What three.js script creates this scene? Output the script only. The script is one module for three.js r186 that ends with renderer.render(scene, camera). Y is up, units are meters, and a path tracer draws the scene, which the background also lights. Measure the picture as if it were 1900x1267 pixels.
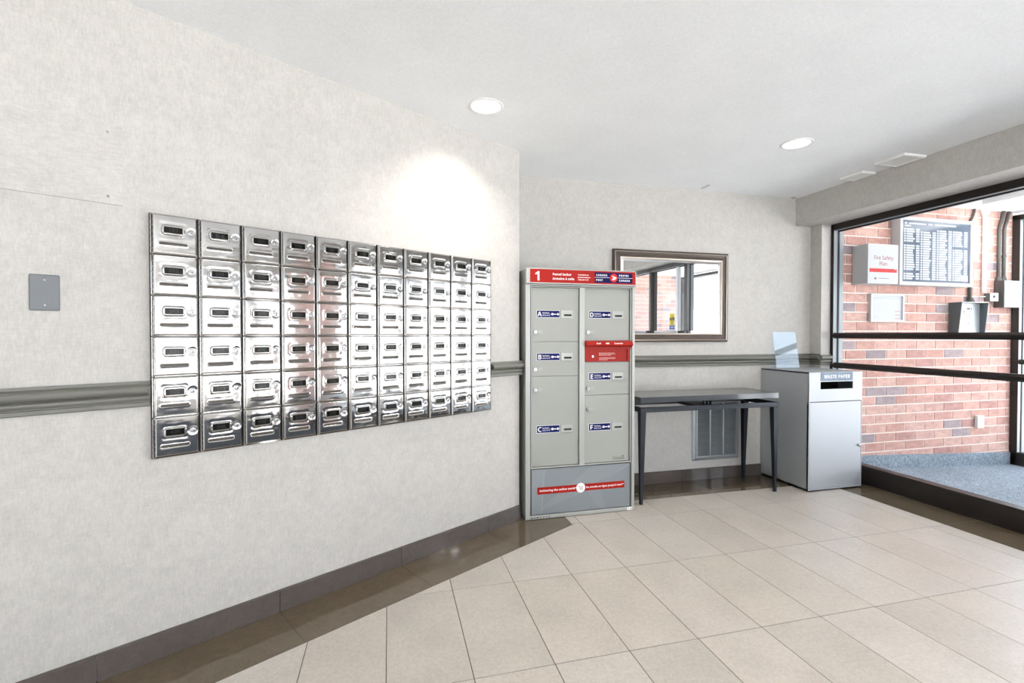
import * as THREE from 'three';
import { RoundedBoxGeometry } from 'three/addons/geometries/RoundedBoxGeometry.js';
import { mergeGeometries } from 'three/addons/utils/BufferGeometryUtils.js';
import { Brush, Evaluator, SUBTRACTION } from 'three-bvh-csg';
import { RectAreaLightUniformsLib } from 'three/addons/lights/RectAreaLightUniformsLib.js';

// ---------------------------------------------------------------- camera, sky, sun, exposure
const scene = new THREE.Scene();
const W = 1900, H = 1267, F = 889.8, EYE = 1.235;
const camera = new THREE.PerspectiveCamera(2 * Math.atan(H / 2 / F) * 180 / Math.PI, W / H, 0.05, 200);
camera.position.set(0, EYE, 0);
camera.rotation.order = 'YXZ';
camera.rotation.set(-Math.atan(13.5 / F), -Math.atan(227.5 / F), 0);
const renderer = new THREE.WebGLRenderer({ antialias: true });
renderer.toneMapping = THREE.LinearToneMapping;
renderer.toneMappingExposure = 1.9;
renderer.shadowMap.enabled = true;
RectAreaLightUniformsLib.init();

const sunDir = new THREE.Vector3(-0.35, 0.85, 0.38).normalize();
// a bright veil of thin cloud over pale blue, computed for every direction
{
  const w = 256, h = 128, d = new Float32Array(w * h * 4), blob = (x, y, z) => Math.sin(x * 3.1 + 1.3 * Math.sin(y * 4.3)) * Math.sin(z * 2.7 + 1.1 * Math.sin(x * 3.7)) + 0.5 * Math.sin(x * 7.3 + z * 5.9) * Math.sin(y * 6.1 - z * 4.7);
  for (let j = 0; j < h; j++) for (let i = 0; i < w; i++) {
    const el = ((j + 0.5) / h - 0.5) * Math.PI, az = ((i + 0.5) / w - 0.5) * 2 * Math.PI, y = Math.sin(el), x = Math.cos(el) * Math.cos(az), z = Math.cos(el) * Math.sin(az);
    const cloud = 0.80 + 0.14 * blob(x, y, z), up = Math.max(0, y), glow = 0.25 * Math.max(0, x * sunDir.x + y * sunDir.y + z * sunDir.z) ** 6, o = (j * w + i) * 4;
    d[o] = cloud * (0.87 - 0.10 * up) + glow; d[o + 1] = cloud * (0.95 - 0.05 * up) + glow; d[o + 2] = cloud * 1.08 + 0.95 * glow; d[o + 3] = 1;
  }
  const t = new THREE.DataTexture(d, w, h, THREE.RGBAFormat, THREE.FloatType);
  t.mapping = THREE.EquirectangularReflectionMapping; t.magFilter = t.minFilter = THREE.LinearFilter; t.needsUpdate = true;
  scene.background = t;
}
scene.backgroundIntensity = 2.8;
const sun = new THREE.DirectionalLight(0xfffaf4, 40);
sun.position.copy(sunDir).multiplyScalar(40);
sun.castShadow = true;
Object.assign(sun.shadow.camera, { left: -20, right: 20, top: 20, bottom: -20, far: 90 });
scene.add(sun, sun.target);
const LAMP = 4.8;                       // candela of each recessed ceiling lamp
const LAMP_COLOR = 0xfff5ea;

// ---------------------------------------------------------------- helpers
let seed = 7;
const rnd = () => { seed = (seed * 1664525 + 1013904223) >>> 0; return seed / 4294967296; };
const v2 = (x, y) => new THREE.Vector2(x, y);
const names = {};
const numbered = (n) => { names[n] = (names[n] ?? -1) + 1; return names[n] ? n + '_' + String(names[n]).padStart(3, '0') : n; };
const origin = new WeakMap();
const prep = (g) => { const r = g.index ? g.toNonIndexed() : g; for (const k of Object.keys(r.attributes)) if (!['position', 'normal', 'uv'].includes(k)) r.deleteAttribute(k); return r; };
const merge = (list) => list.length === 1 ? list[0] : mergeGeometries(list.map(prep));
function boxUV(g, s = 1, ox = 0, oy = 0) {           // uv in metres by the dominant axis of each face
  g = g.index ? g.toNonIndexed() : g;
  const p = g.attributes.position, n = g.attributes.normal, uv = new Float32Array(p.count * 2);
  for (let i = 0; i < p.count; i += 3) {
    let ax = 0, ay = 0, az = 0;
    for (let k = 0; k < 3; k++) { ax += Math.abs(n.getX(i + k)); ay += Math.abs(n.getY(i + k)); az += Math.abs(n.getZ(i + k)); }
    for (let k = 0; k < 3; k++) {
      const j = i + k, x = p.getX(j), y = p.getY(j), z = p.getZ(j);
      const [u, v] = ay >= ax && ay >= az ? [x, z] : ax >= az ? [z, y] : [x, y];
      uv[j * 2] = u * s + ox; uv[j * 2 + 1] = v * s + oy;
    }
  }
  g.setAttribute('uv', new THREE.BufferAttribute(uv, 2));
  return g;
}
const box = (x0, x1, y0, y1, z0, z1) => boxUV(new THREE.BoxGeometry(x1 - x0, y1 - y0, z1 - z0).translate((x0 + x1) / 2, (y0 + y1) / 2, (z0 + z1) / 2));
const rbox = (x0, x1, y0, y1, z0, z1, r = 0.003, seg = 2) => boxUV(new RoundedBoxGeometry(x1 - x0, y1 - y0, z1 - z0, seg, r).translate((x0 + x1) / 2, (y0 + y1) / 2, (z0 + z1) / 2));
const cyl = (r0, r1, h, n = 24) => new THREE.CylinderGeometry(r0, r1, h, n);
const rod = (a, b, r, n = 12) => {                    // a straight round bar
  const A = new THREE.Vector3(...a), B = new THREE.Vector3(...b), d = B.clone().sub(A), g = cyl(r, r, d.length(), n);
  return g.applyQuaternion(new THREE.Quaternion().setFromUnitVectors(new THREE.Vector3(0, 1, 0), d.normalize())).translate(...A.add(B).multiplyScalar(0.5).toArray());
};
const pipe = (pts, r, n = 24) => new THREE.TubeGeometry(new THREE.CatmullRomCurve3(pts.map((p) => new THREE.Vector3(...p)), false, 'catmullrom', 0.2), n, r, 10);
const poly = (pts) => new THREE.Shape(pts.map(([x, y]) => v2(x, y)));
function rrect(w, h, r, cx = 0, cy = 0, Cls = THREE.Shape) {
  const s = new Cls(), x = cx - w / 2, y = cy - h / 2;
  s.moveTo(x + r, y); s.lineTo(x + w - r, y); s.absarc(x + w - r, y + r, r, -Math.PI / 2, 0, false);
  s.lineTo(x + w, y + h - r); s.absarc(x + w - r, y + h - r, r, 0, Math.PI / 2, false);
  s.lineTo(x + r, y + h); s.absarc(x + r, y + h - r, r, Math.PI / 2, Math.PI, false);
  s.lineTo(x, y + r); s.absarc(x + r, y + r, r, Math.PI, Math.PI * 1.5, false);
  return s;
}
const extrude = (shape, depth, bevel = 0, seg = 1, curve = 8) => new THREE.ExtrudeGeometry(shape, { depth: depth - 2 * bevel, bevelEnabled: bevel > 0, bevelSize: bevel, bevelThickness: bevel, bevelOffset: -bevel, bevelSegments: seg, curveSegments: curve }).translate(0, 0, bevel);
// a flat piece lying in the xz plane, its top at y1
const slab = (pts, y0, y1, bevel = 0.001) => boxUV(extrude(poly(pts.map(([x, z]) => [x, -z])), y1 - y0, bevel).rotateX(-Math.PI / 2).translate(0, y0, 0));
// profile [inset, height] swept round a rectangle with mitred corners: four rails
function frameRails(x0, x1, y0, y1, profile, z = 0) {
  const ring = (t) => [[x0 + t, y0 + t], [x1 - t, y0 + t], [x1 - t, y1 - t], [x0 + t, y1 - t]];
  return [0, 1, 2, 3].map((side) => {
    const pos = [], uv = [];
    let d = 0;
    for (let i = 0; i + 1 < profile.length; i++) {
      const [t0, h0] = profile[i], [t1, h1] = profile[i + 1], a = ring(t0), b = ring(t1), k = (side + 1) % 4;
      const P = [[...a[side], h0], [...a[k], h0], [...b[k], h1], [...b[side], h1]];
      const e = d + Math.hypot(t1 - t0, h1 - h0), along = (p) => side % 2 ? p[1] : p[0];
      const U = [[along(P[0]), d], [along(P[1]), d], [along(P[2]), e], [along(P[3]), e]];
      for (const q of [0, 1, 2, 0, 2, 3]) { pos.push(P[q][0], P[q][1], P[q][2] + z); uv.push(...U[q]); }
      d = e;
    }
    const g = new THREE.BufferGeometry();
    g.setAttribute('position', new THREE.Float32BufferAttribute(pos, 3));
    g.setAttribute('uv', new THREE.Float32BufferAttribute(uv, 2));
    g.computeVertexNormals();
    return g;
  });
}
const face = (x0, x1, y0, y1, z) => new THREE.PlaneGeometry(x1 - x0, y1 - y0).translate((x0 + x1) / 2, (y0 + y1) / 2, z);   // a printed sheet facing +z
function tag(o, label, category, group, kind) {
  if (label) o.userData.label = label;
  if (category) o.userData.category = category;
  if (group) o.userData.group = group;
  if (kind) o.userData.kind = kind;
  return o;
}
function thing(name, label, category, [x, y, z], turn = 0, group) {
  const o = new THREE.Group();
  o.name = numbered(name); o.position.set(x, y, z); o.rotation.y = turn;
  scene.add(o);
  return tag(o, label, category, group);
}
function mesh(name, g, m, parent) {
  const o = new THREE.Mesh(Array.isArray(g) ? merge(g) : g, m);
  o.name = name; o.castShadow = o.receiveShadow = true;
  parent.add(o);
  return o;
}
// a part whose shape is written in world coordinates (for things that are not turned)
function part(name, g, m, parent) {
  g = Array.isArray(g) ? merge(g) : g;
  let root = parent; while (root.parent && root.parent !== scene) root = root.parent;
  g.translate(-root.position.x, -root.position.y, -root.position.z);
  return mesh(name, g, m, parent);
}
function structure(name, g, m) {
  const o = g ? mesh(name, g, m, scene) : new THREE.Group();
  o.name = name; if (!g) scene.add(o);
  o.userData.kind = 'structure';
  return o;
}

// ---------------------------------------------------------------- textures
const hash = (x, y, s) => { let h = (x * 374761393 + y * 668265263 + s * 974634533) | 0; h = Math.imul(h ^ (h >>> 13), 1274126177); h ^= h >>> 16; return (h >>> 0) / 4294967296; };
function vnoise(u, v, px, py, s) {                     // value noise that repeats after px, py cells
  const x = u * px, y = v * py, xi = Math.floor(x), yi = Math.floor(y), fx = x - xi, fy = y - yi;
  const a = fx * fx * (3 - 2 * fx), b = fy * fy * (3 - 2 * fy), m = (n, p) => ((n % p) + p) % p;
  const h = (i, j) => hash(m(xi + i, px), m(yi + j, py), s);
  return (h(0, 0) * (1 - a) + h(1, 0) * a) * (1 - b) + (h(0, 1) * (1 - a) + h(1, 1) * a) * b;
}
function dataTex(w, h, fn, srgb = true) {
  const d = new Uint8Array(w * h * 4);
  for (let j = 0; j < h; j++) for (let i = 0; i < w; i++) {
    const c = fn((i + 0.5) / w, (j + 0.5) / h), o = (j * w + i) * 4;
    d[o] = Math.max(0, Math.min(255, c[0])); d[o + 1] = Math.max(0, Math.min(255, c[1])); d[o + 2] = Math.max(0, Math.min(255, c[2])); d[o + 3] = 255;
  }
  const t = new THREE.DataTexture(d, w, h);
  t.wrapS = t.wrapT = THREE.RepeatWrapping; t.magFilter = THREE.LinearFilter; t.minFilter = THREE.LinearMipmapLinearFilter; t.generateMipmaps = true;
  if (srgb) t.colorSpace = THREE.SRGBColorSpace;
  t.needsUpdate = true;
  return t;
}
const rep = (t, s, s2 = s) => { t.repeat.set(s, s2); return t; };
const grey = (v) => [v * 255, v * 255, v * 255];
const weave = (u, v) => {                              // the linen look of the vinyl wallpaper
  const blotch = vnoise(u, v, 11, 11, 1) * 0.4 + vnoise(u, v, 40, 40, 2) * 0.6;
  const warp = vnoise(u, v, 280, 60, 3) * 0.55 + vnoise(u, v, 430, 130, 4) * 0.45;
  const weft = vnoise(u, v, 70, 280, 5) * 0.5 + vnoise(u, v, 140, 430, 6) * 0.5;
  return [blotch, warp, weft];
};
const wallMap = dataTex(1024, 1024, (u, v) => { const [b, a, e] = weave(u, v), k = 0.95 + 0.028 * (b - 0.5) * 2 + 0.040 * (a - 0.5) * 2 + 0.026 * (e - 0.5) * 2; return [190 * k, 187 * k, 182 * k]; });
const wallBump = dataTex(512, 512, (u, v) => { const [b, a, e] = weave(u, v); return grey(0.5 + 0.25 * (a - 0.5) + 0.25 * (e - 0.5)); }, false);
const tileMap = dataTex(1024, 1024, (u, v) => {
  const f = vnoise(u, v, 330, 330, 11), m = vnoise(u, v, 90, 90, 12), l = vnoise(u, v, 7, 7, 13), k = 0.94 + 0.09 * (f - 0.5) + 0.05 * (m - 0.5) + 0.05 * (l - 0.5) - (f > 0.93 ? 0.10 : 0);
  return [191 * k, 185.5 * k, 178 * k];
});
const tileBump = dataTex(512, 512, (u, v) => { const f = vnoise(u, v, 160, 120, 14), m = vnoise(u, v, 60, 60, 15); return grey(0.5 + 0.4 * (f - 0.5) + 0.5 * (m - 0.5)); }, false);
const darkMap = dataTex(512, 512, (u, v) => { const k = 0.94 + 0.03 * (vnoise(u, v, 6, 6, 21) - 0.5) + 0.05 * (vnoise(u, v, 40, 40, 22) - 0.5) + 0.06 * (vnoise(u, v, 150, 150, 23) - 0.5); return [104 * k, 96 * k, 87 * k]; });
const carpetMap = dataTex(1024, 1024, (u, v) => { const k = 0.8 + 0.55 * (vnoise(u, v, 300, 300, 31) - 0.5) + 0.25 * (vnoise(u, v, 120, 120, 32) - 0.5) + 0.06 * (vnoise(u, v, 8, 8, 33) - 0.5); return [158 * k, 172 * k, 184 * k]; });
const brickMap = dataTex(512, 512, (u, v) => { const k = 0.93 + 0.12 * (vnoise(u, v, 12, 24, 41) - 0.5) + 0.10 * (vnoise(u, v, 70, 110, 42) - 0.5) + 0.10 * (vnoise(u, v, 220, 220, 43) - 0.5); return grey(k); });
const brickBump = dataTex(512, 512, (u, v) => grey(0.5 + 0.3 * (vnoise(u, v, 70, 110, 42) - 0.5) + 0.5 * (vnoise(u, v, 200, 200, 44) - 0.5)), false);
const woodMap = dataTex(512, 512, (u, v) => { const g = vnoise(u, v, 6, 120, 51) * 0.5 + vnoise(u, v, 14, 240, 52) * 0.5, k = 0.40 + 0.62 * (g - 0.35); return [124 * k + 8, 100 * k + 6, 84 * k + 5]; });
const streak = dataTex(512, 512, (u, v) => grey(0.5 + 0.5 * (vnoise(u, v, 300, 5, 61) - 0.5) + 0.2 * (vnoise(u, v, 60, 60, 62) - 0.5)), false);
const paintMap = dataTex(512, 512, (u, v) => grey(0.97 + 0.03 * (vnoise(u, v, 160, 160, 71) - 0.5) + 0.02 * (vnoise(u, v, 6, 6, 72) - 0.5)));
const paintBump = dataTex(512, 512, (u, v) => grey(0.5 + 0.4 * (vnoise(u, v, 220, 220, 73) - 0.5)), false);
function printed(w, h, draw) {
  const c = document.createElement('canvas'); c.width = w; c.height = h;
  draw(c.getContext('2d'), w, h);
  const t = new THREE.CanvasTexture(c);
  t.colorSpace = THREE.SRGBColorSpace; t.magFilter = THREE.LinearFilter; t.anisotropy = 4;
  return t;
}
const write = (c, s, x, y, size, color = '#fff', weight = 'bold', align = 'left', fam = 'sans-serif') => { c.font = weight + ' ' + size + 'px ' + fam; c.fillStyle = color; c.textAlign = align; c.textBaseline = 'alphabetic'; c.fillText(s, x, y); };

// ---------------------------------------------------------------- materials
const std = (o) => new THREE.MeshStandardMaterial(o);
const lin = (r, g, b) => new THREE.Color().setRGB(r, g, b);
const M = {
  wall: std({ map: rep(wallMap, 1 / 1.1), bumpMap: rep(wallBump, 1 / 1.1), bumpScale: 0.0003, roughness: 0.78 }),
  plainWall: std({ color: 0xd9d6d0, roughness: 0.9 }),
  ceiling: std({ color: 0xf5f7f9, map: rep(paintMap.clone(), 1), bumpMap: rep(paintBump.clone(), 1.5), bumpScale: 0.0006, roughness: 0.95 }),
  white: std({ color: 0xececea, roughness: 0.5 }),
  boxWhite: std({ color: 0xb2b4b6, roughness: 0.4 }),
  whiteMetal: std({ color: 0xeff0ef, roughness: 0.35 }),
  tile: [0, 1, 2, 3].map((i) => { const m = tileMap.clone(); m.offset.set(i * 0.27, i * 0.41); const b = rep(tileBump.clone(), 1.6); return std({ map: m, color: [0xffffff, 0xfbf9f6, 0xf7f6f4, 0xfdfbf9][i], bumpMap: b, bumpScale: 0.0007, roughness: 0.34 }); }),
  grout: std({ color: 0x4a443d, roughness: 0.95 }),
  dark: std({ map: darkMap, color: 0xf4ecd9, roughness: 0.03 }),
  base: std({ map: darkMap, color: 0xe2e2ec, roughness: 0.06 }),
  trim: std({ color: 0x64645c, roughness: 0.42 }),
  steel: new THREE.MeshPhysicalMaterial({ color: lin(0.48, 0.468, 0.455), metalness: 1, roughness: 0.085 }),
  steelDull: std({ color: lin(0.45, 0.44, 0.43), metalness: 1, roughness: 0.28 }),
  slot: std({ color: 0x4c463f, metalness: 0.4, roughness: 0.4 }),
  lockSteel: std({ color: lin(0.30, 0.30, 0.30), metalness: 1, roughness: 0.25 }),
  shadowGap: std({ color: 0x2a2521, roughness: 0.6 }),
  plate: std({ color: 0x606366, metalness: 0.2, roughness: 0.4, bumpMap: rep(streak.clone(), 4), bumpScale: 0.00005 }),
  locker: std({ color: 0x989a94, roughness: 0.5, bumpMap: rep(paintBump.clone(), 4), bumpScale: 0.0004 }),
  lockerFrame: std({ color: 0xa6a8a3, roughness: 0.36, metalness: 0.15 }),
  lockerBase: std({ color: 0x878e92, roughness: 0.24, metalness: 0.35 }),
  red: new THREE.MeshPhysicalMaterial({ color: 0x9c1a10, roughness: 0.45, specularIntensity: 0.5 }),
  black: std({ color: 0x0b0b0b, roughness: 0.5 }),
  ironTop: new THREE.MeshPhysicalMaterial({ color: 0x34383d, metalness: 0.55, roughness: 0.3, clearcoat: 0.6, clearcoatRoughness: 0.08 }),
  iron: std({ color: 0x2b2f35, metalness: 0.6, roughness: 0.36 }),
  bin: std({ color: lin(0.41, 0.43, 0.455), metalness: 0.5, roughness: 0.52 }),
  grille: std({ color: 0x969b9e, metalness: 0.35, roughness: 0.42 }),
  bronze: std({ color: 0x2a2522, metalness: 0.35, roughness: 0.42 }),
  liner: std({ color: 0x83898d, metalness: 0.2, roughness: 0.45 }),
  alu: std({ color: 0xc2c6c8, metalness: 0.25, roughness: 0.4 }),
  gasket: std({ color: 0x0c0d10, roughness: 0.6 }),
  glass: new THREE.MeshPhysicalMaterial({ color: 0xffffff, transmission: 1, thickness: 0, roughness: 0, ior: 1.5, specularIntensity: 0.3 }),
  acrylic: new THREE.MeshPhysicalMaterial({ color: 0xf9fcfe, transmission: 1, thickness: 0, roughness: 0.02, ior: 1.49, specularIntensity: 0.7 }),
  mirror: std({ color: lin(0.93, 0.94, 0.94), metalness: 1, roughness: 0.0 }),
  wood: std({ map: rep(woodMap, 3), roughness: 0.5 }),
  silverBead: std({ color: lin(0.62, 0.55, 0.48), metalness: 0.8, roughness: 0.35 }),
  carpet: std({ map: carpetMap, bumpMap: carpetMap, bumpScale: 0.002, roughness: 1 }),
  mortar: std({ color: 0xe3d9cf, roughness: 0.95 }),
  pipeWhite: std({ color: 0xf0ece8, roughness: 0.5 }),
  pipeDark: std({ color: 0x4a4744, roughness: 0.5, metalness: 0.3 }),
  concrete: std({ color: 0xb4b6b8, roughness: 0.95 }),
  siding: std({ color: 0xb9bcbf, roughness: 0.8 }),
  lampGlow: std({ color: 0xffffff, emissive: 0xfff8f0, emissiveIntensity: 6 }),
};
const print = (t, o = {}) => new THREE.MeshPhysicalMaterial({ map: t, roughness: 0.55, specularIntensity: 0.35, ...o });

// ---------------------------------------------------------------- the setting
const CEIL = 2.44, TURN = Math.PI / 6;                 // the mailbox wall is turned thirty degrees to the back wall
const N = [0.5, 0.8660254], U = [0.8660254, -0.5];     // (x, z) of its normal and of its run
const onWall = (s, d) => [N[0] * d + U[0] * s, N[1] * d + U[1] * s];
const LW = -2.24;                                      // wall face; baseboard face -2.23
const BX0 = 0.2865, CW = 0.15465, BY0 = 0.7655, CH = 0.1538, COLS = 11, ROWS = 6;
const BX1 = BX0 + CW * COLS, BY1 = BY0 + CH * ROWS, SEND = 2.256;
{
  const s = poly([[-2.7, 0], [SEND, 0], [SEND, CEIL], [-2.7, CEIL]]);
  const hole = new THREE.Path([[BX0, BY0], [BX1, BY0], [BX1, BY1], [BX0, BY1]].map(([x, y]) => v2(x, y)));
  s.holes.push(hole);
  const w = structure('wall_left', [boxUV(extrude(s, 0.16)).translate(0, 0, LW - 0.16), box(-2.7, SEND, 0, CEIL, LW - 0.22, LW - 0.165)], M.wall);
  w.rotation.y = TURN;
}
structure('wall_alcove', box(0.66, 0.834, 0, CEIL, -3.535, -3.075), M.wall);
structure('wall_back', box(0.66, 3.92, 0, CEIL, -3.70, -3.535), M.wall);
structure('column', box(3.684, 3.784, 0, 2.2, -3.534, -3.421), M.wall);
structure('soffit', box(3.515, 3.90, 2.2, CEIL - 0.001, -3.534, 4.2), M.wall);
structure('wall_far', box(-3.55, -3.40, 0, CEIL, -0.7, 4.2), M.plainWall);
{
  const s = poly([[-3.55, 0], [3.92, 0], [3.92, CEIL], [-3.55, CEIL]]);
  s.holes.push(new THREE.Path([[-2.0, 0.1], [3.6, 0.1], [3.6, 2.3], [-2.0, 2.3]].map(([x, y]) => v2(x, y))));  // opening for the added rear glazing, out of view
  structure('wall_rear', extrude(s, 0.15).translate(0, 0, 4.2), M.plainWall);
}
// ceiling with round holes for the recessed lamps
const lampSpots = [[0.50, -2.51], [2.50, -2.51], [0.5, -0.5], [2.5, -0.5], [0.5, 1.5], [2.5, 1.5], [-1.5, 1.0], [-1.5, 3.0], [0.5, 3.2], [2.5, 3.2]];  // first two are in view; the rest are added as fill
{
  const s = poly([[-3.6, 3.75], [3.95, 3.75], [3.95, -4.3], [-3.6, -4.3]]);
  for (const [x, z] of lampSpots) { const h = new THREE.Path(); h.absarc(x, -z, 0.078, 0, Math.PI * 2, true); s.holes.push(h); }
  structure('ceiling', boxUV(extrude(s, 0.14, 0, 1, 24).rotateX(-Math.PI / 2).translate(0, CEIL, 0)), M.ceiling);
}
lampSpots.forEach(([x, z], i) => {
  const t = thing('downlight', ['round recessed ceiling lamp close above the mailbox wall', 'round recessed ceiling lamp near the window side, above the table'][i] ?? `added round recessed ceiling lamp behind the camera, ${['first', 'second', 'third', 'fourth'][Math.max(0, Math.round((z + 0.5) / 1.25))]} row back, ${x < 0 ? 'far' : x < 2 ? 'middle' : 'window side'} column`, 'lamp', [x, CEIL, z], 0, 'recessed ceiling lamps');
  mesh('trim_ring', new THREE.LatheGeometry([v2(0.0765, 0.03), v2(0.0765, -0.001), v2(0.079, -0.004), v2(0.089, -0.004), v2(0.092, -0.0005), v2(0.092, 0)], 48), M.whiteMetal, t);
  mesh('reflector', new THREE.LatheGeometry([v2(0.0765, 0.0), v2(0.070, 0.03), v2(0.056, 0.075), v2(0.055, 0.09)], 40), M.whiteMetal, t);
  mesh('housing', new THREE.LatheGeometry([v2(0.082, 0.141), v2(0.082, 0.16), v2(0, 0.16)], 24), M.whiteMetal, t);
  mesh('bulb', new THREE.LatheGeometry([v2(0.055, 0.085), v2(0.05, 0.078), v2(0.03, 0.070), v2(0, 0.068)], 32), M.lampGlow, t);
  const l = new THREE.SpotLight(LAMP_COLOR, LAMP, 0, 1.12, 1, 2);
  l.position.set(0, 0.06, 0); l.target.position.set(0, -1, 0); l.castShadow = true; l.shadow.radius = 4;
  t.add(l, l.target);
});

// floor: pale tiles in the field, dark polished tiles round the edge
const floor = structure('floor');
mesh('grout_bed', box(-3.6, 3.80, -0.10, -0.0016, -3.54, 4.2), M.grout, floor);
const clip = (pts, a, b, c) => {                        // keep a*x + b*z >= c
  const out = [];
  pts.forEach((p, i) => {
    const q = pts[(i + 1) % pts.length], dp = a * p[0] + b * p[1] - c, dq = a * q[0] + b * q[1] - c;
    if (dp >= 0) out.push(p);
    if (dp * dq < 0) { const t = dp / (dp - dq); out.push([p[0] + (q[0] - p[0]) * t, p[1] + (q[1] - p[1]) * t]); }
  });
  return out;
};
const area = (p) => Math.abs(p.reduce((s, a, i) => { const b = p[(i + 1) % p.length]; return s + a[0] * b[1] - b[0] * a[1]; }, 0) / 2);
{
  const G = 0.0014, rest = [];
  for (let k = -1; k < 12; k++) for (let i = -12; i < 13; i++) {
    const x0 = -0.016 + 0.3066 * i, z0 = -2.912 + 0.615 * k;
    let p = [[x0 + G, z0 + G], [x0 + 0.3066 - G, z0 + G], [x0 + 0.3066 - G, z0 + 0.615 - G], [x0 + G, z0 + 0.615 - G]];
    p = k < 0 ? clip(clip(p, 1, 0, 1.147), 0, 1, -3.2035) : clip(p, N[0], N[1], -1.9385);
    p = clip(clip(clip(p, -1, 0, -3.489), 1, 0, -3.39), 0, -1, -4.19);
    if (p.length < 3 || area(p) < 0.0004) continue;
    const g = slab(p, -0.008, 0);
    const c = p.reduce((s, q) => [s[0] + q[0] / p.length, s[1] + q[1] / p.length], [0, 0]);
    if (c[1] < -1.0 && c[0] > -1.2) mesh('tile', g, M.tile[Math.floor(hash(i, k, 5) * 4)], floor); else rest.push(g);
  }
  tag(mesh('far_tiles', rest, M.tile[0], floor), null, null, null, 'stuff');
  const dark = (pts) => mesh('border_tile', slab(pts, -0.008, 0.0002), M.dark, floor);
  const e = 0.0008;
  for (let k = -5; k < 3; k++) {
    const s0 = 0.739 + 0.6165 * k + e, s1 = Math.min(0.739 + 0.6165 * (k + 1) - e, 9);
    if (k < 2) dark([onWall(s0, -2.239), onWall(s1, -2.239), onWall(s1, -1.94), onWall(s0, -1.94)]);
    else dark([onWall(s0, -2.239), [0.836, -3.08], [0.836, -3.20], [1.146, -3.20], [1.146, -2.902], onWall(s0, -1.94)]);
  }
  const bj = [0.836, 1.24, 1.85, 2.46, 3.07, 3.489];
  for (let i = 0; i < 5; i++) dark([[bj[i] + e, -3.534], [bj[i + 1] - e, -3.534], [bj[i + 1] - e, -3.205], [bj[i] + e, -3.205]]);
  const pj = [-3.534, -2.912, -2.297, -1.682, -1.067, -0.452, 0.163, 0.778, 1.393, 2.008, 2.623, 3.238, 4.19];
  for (let i = 0; i < 12; i++) dark([[3.4905, pj[i] + e], [3.795, pj[i] + e], [3.795, pj[i + 1] - e], [3.4905, pj[i + 1] - e]]);
}
// baseboards of dark tile with a slim metal edge on top
const tileStrip = (x0, x1, z0, z1) => rbox(x0, x1, 0.0005, 0.094, z0, z1, 0.0012, 1);
{
  const b = structure('baseboard_left'); b.rotation.y = TURN;
  for (let k = -5; k < 3; k++) { const s0 = 0.739 + 0.6165 * k, s1 = Math.min(s0 + 0.6165, SEND + 0.004); mesh('tile', tileStrip(s0 + 0.0012, s1 - 0.0012, LW + 0.0005, LW + 0.0105), M.base, b); }
  mesh('edge_strip', box(-2.4, SEND + 0.004, 0.0942, 0.0985, LW + 0.0005, LW + 0.0095), M.base, b);
  const c = structure('baseboard_back');
  const bj = [0.836, 1.15, 1.763, 2.373, 2.985, 3.595, 3.683];
  for (let i = 0; i < 6; i++) mesh('tile', tileStrip(bj[i] + 0.0012, bj[i + 1] - 0.0012, -3.5345, -3.5245), M.base, c);
  mesh('edge_strip', box(0.836, 3.683, 0.0942, 0.0985, -3.5345, -3.5255), M.base, c);
}
// chair rail: one moulding profile for every run; [out from the wall, height]
const railProfile = (() => {
  const p = [[0, 0.966], [0.011, 0.966], [0.013, 0.969], [0.013, 0.981], [0.010, 0.984], [0.010, 0.987], [0.016, 0.990], [0.019, 0.997], [0.019, 1.004], [0.015, 1.008], [0.012, 1.010]];
  for (let i = 0; i <= 10; i++) { const a = -Math.PI / 2 + Math.PI * i / 10; p.push([0.014 + 0.017 * Math.cos(a), 1.0305 + 0.0185 * Math.sin(a)]); }
  p.push([0.012, 1.052], [0.012, 1.060], [0, 1.060]);
  return poly(p.map(([z, y]) => [z, y]));
})();
function railRun(x0, x1, z) {
  const g = new THREE.ExtrudeGeometry(railProfile, { depth: x1 - x0, bevelEnabled: false });
  const p = g.attributes.position;
  for (let i = 0; i < p.count; i++) { const out = p.getX(i), y = p.getY(i), run = p.getZ(i); p.setXYZ(i, x0 + run, y, z + out); }
  const ix = g.index; if (ix) { for (let i = 0; i < ix.count; i += 3) { const a = ix.getX(i); ix.setX(i, ix.getX(i + 1)); ix.setX(i + 1, a); } }
  else for (let i = 0; i < p.count; i += 3) for (const k of ['X', 'Y', 'Z']) { const a = p['get' + k](i); p['set' + k](i, p['get' + k](i + 1)); p['set' + k](i + 1, a); }
  g.computeVertexNormals();
  return g;
}
{
  const notched = (g, x) => {                              // the ends beside the mailboxes are scooped out
    const a = new Brush(boxUV(g)), b = new Brush(cyl(0.0185, 0.0185, 0.03, 32).rotateX(Math.PI / 2).translate(x, 1.026, LW + 0.0175));
    a.updateMatrixWorld(); b.updateMatrixWorld();
    const ev = new Evaluator(); ev.useGroups = false; ev.attributes = ['position', 'normal', 'uv'];
    return ev.evaluate(a, b, SUBTRACTION).geometry;
  };
  structure('trim_1', notched(railRun(-2.4, BX0 - 0.004, LW + 0.0005), BX0 + 0.004), M.trim).rotation.y = TURN;
  const t2 = structure('trim_2', notched(railRun(BX1 + 0.004, SEND + 0.018, LW + 0.0005), BX1 - 0.002), M.trim); t2.rotation.y = TURN;
  structure('trim_3', railRun(1.70, 3.683, -3.5345), M.trim);
  structure('trim_4', railRun(3.668, 3.790, -3.4205), M.trim);
  structure('trim_5', railRun(0, 0.112, 0).rotateY(-Math.PI / 2).translate(3.6835, 0, -3.5335), M.trim);
}
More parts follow.
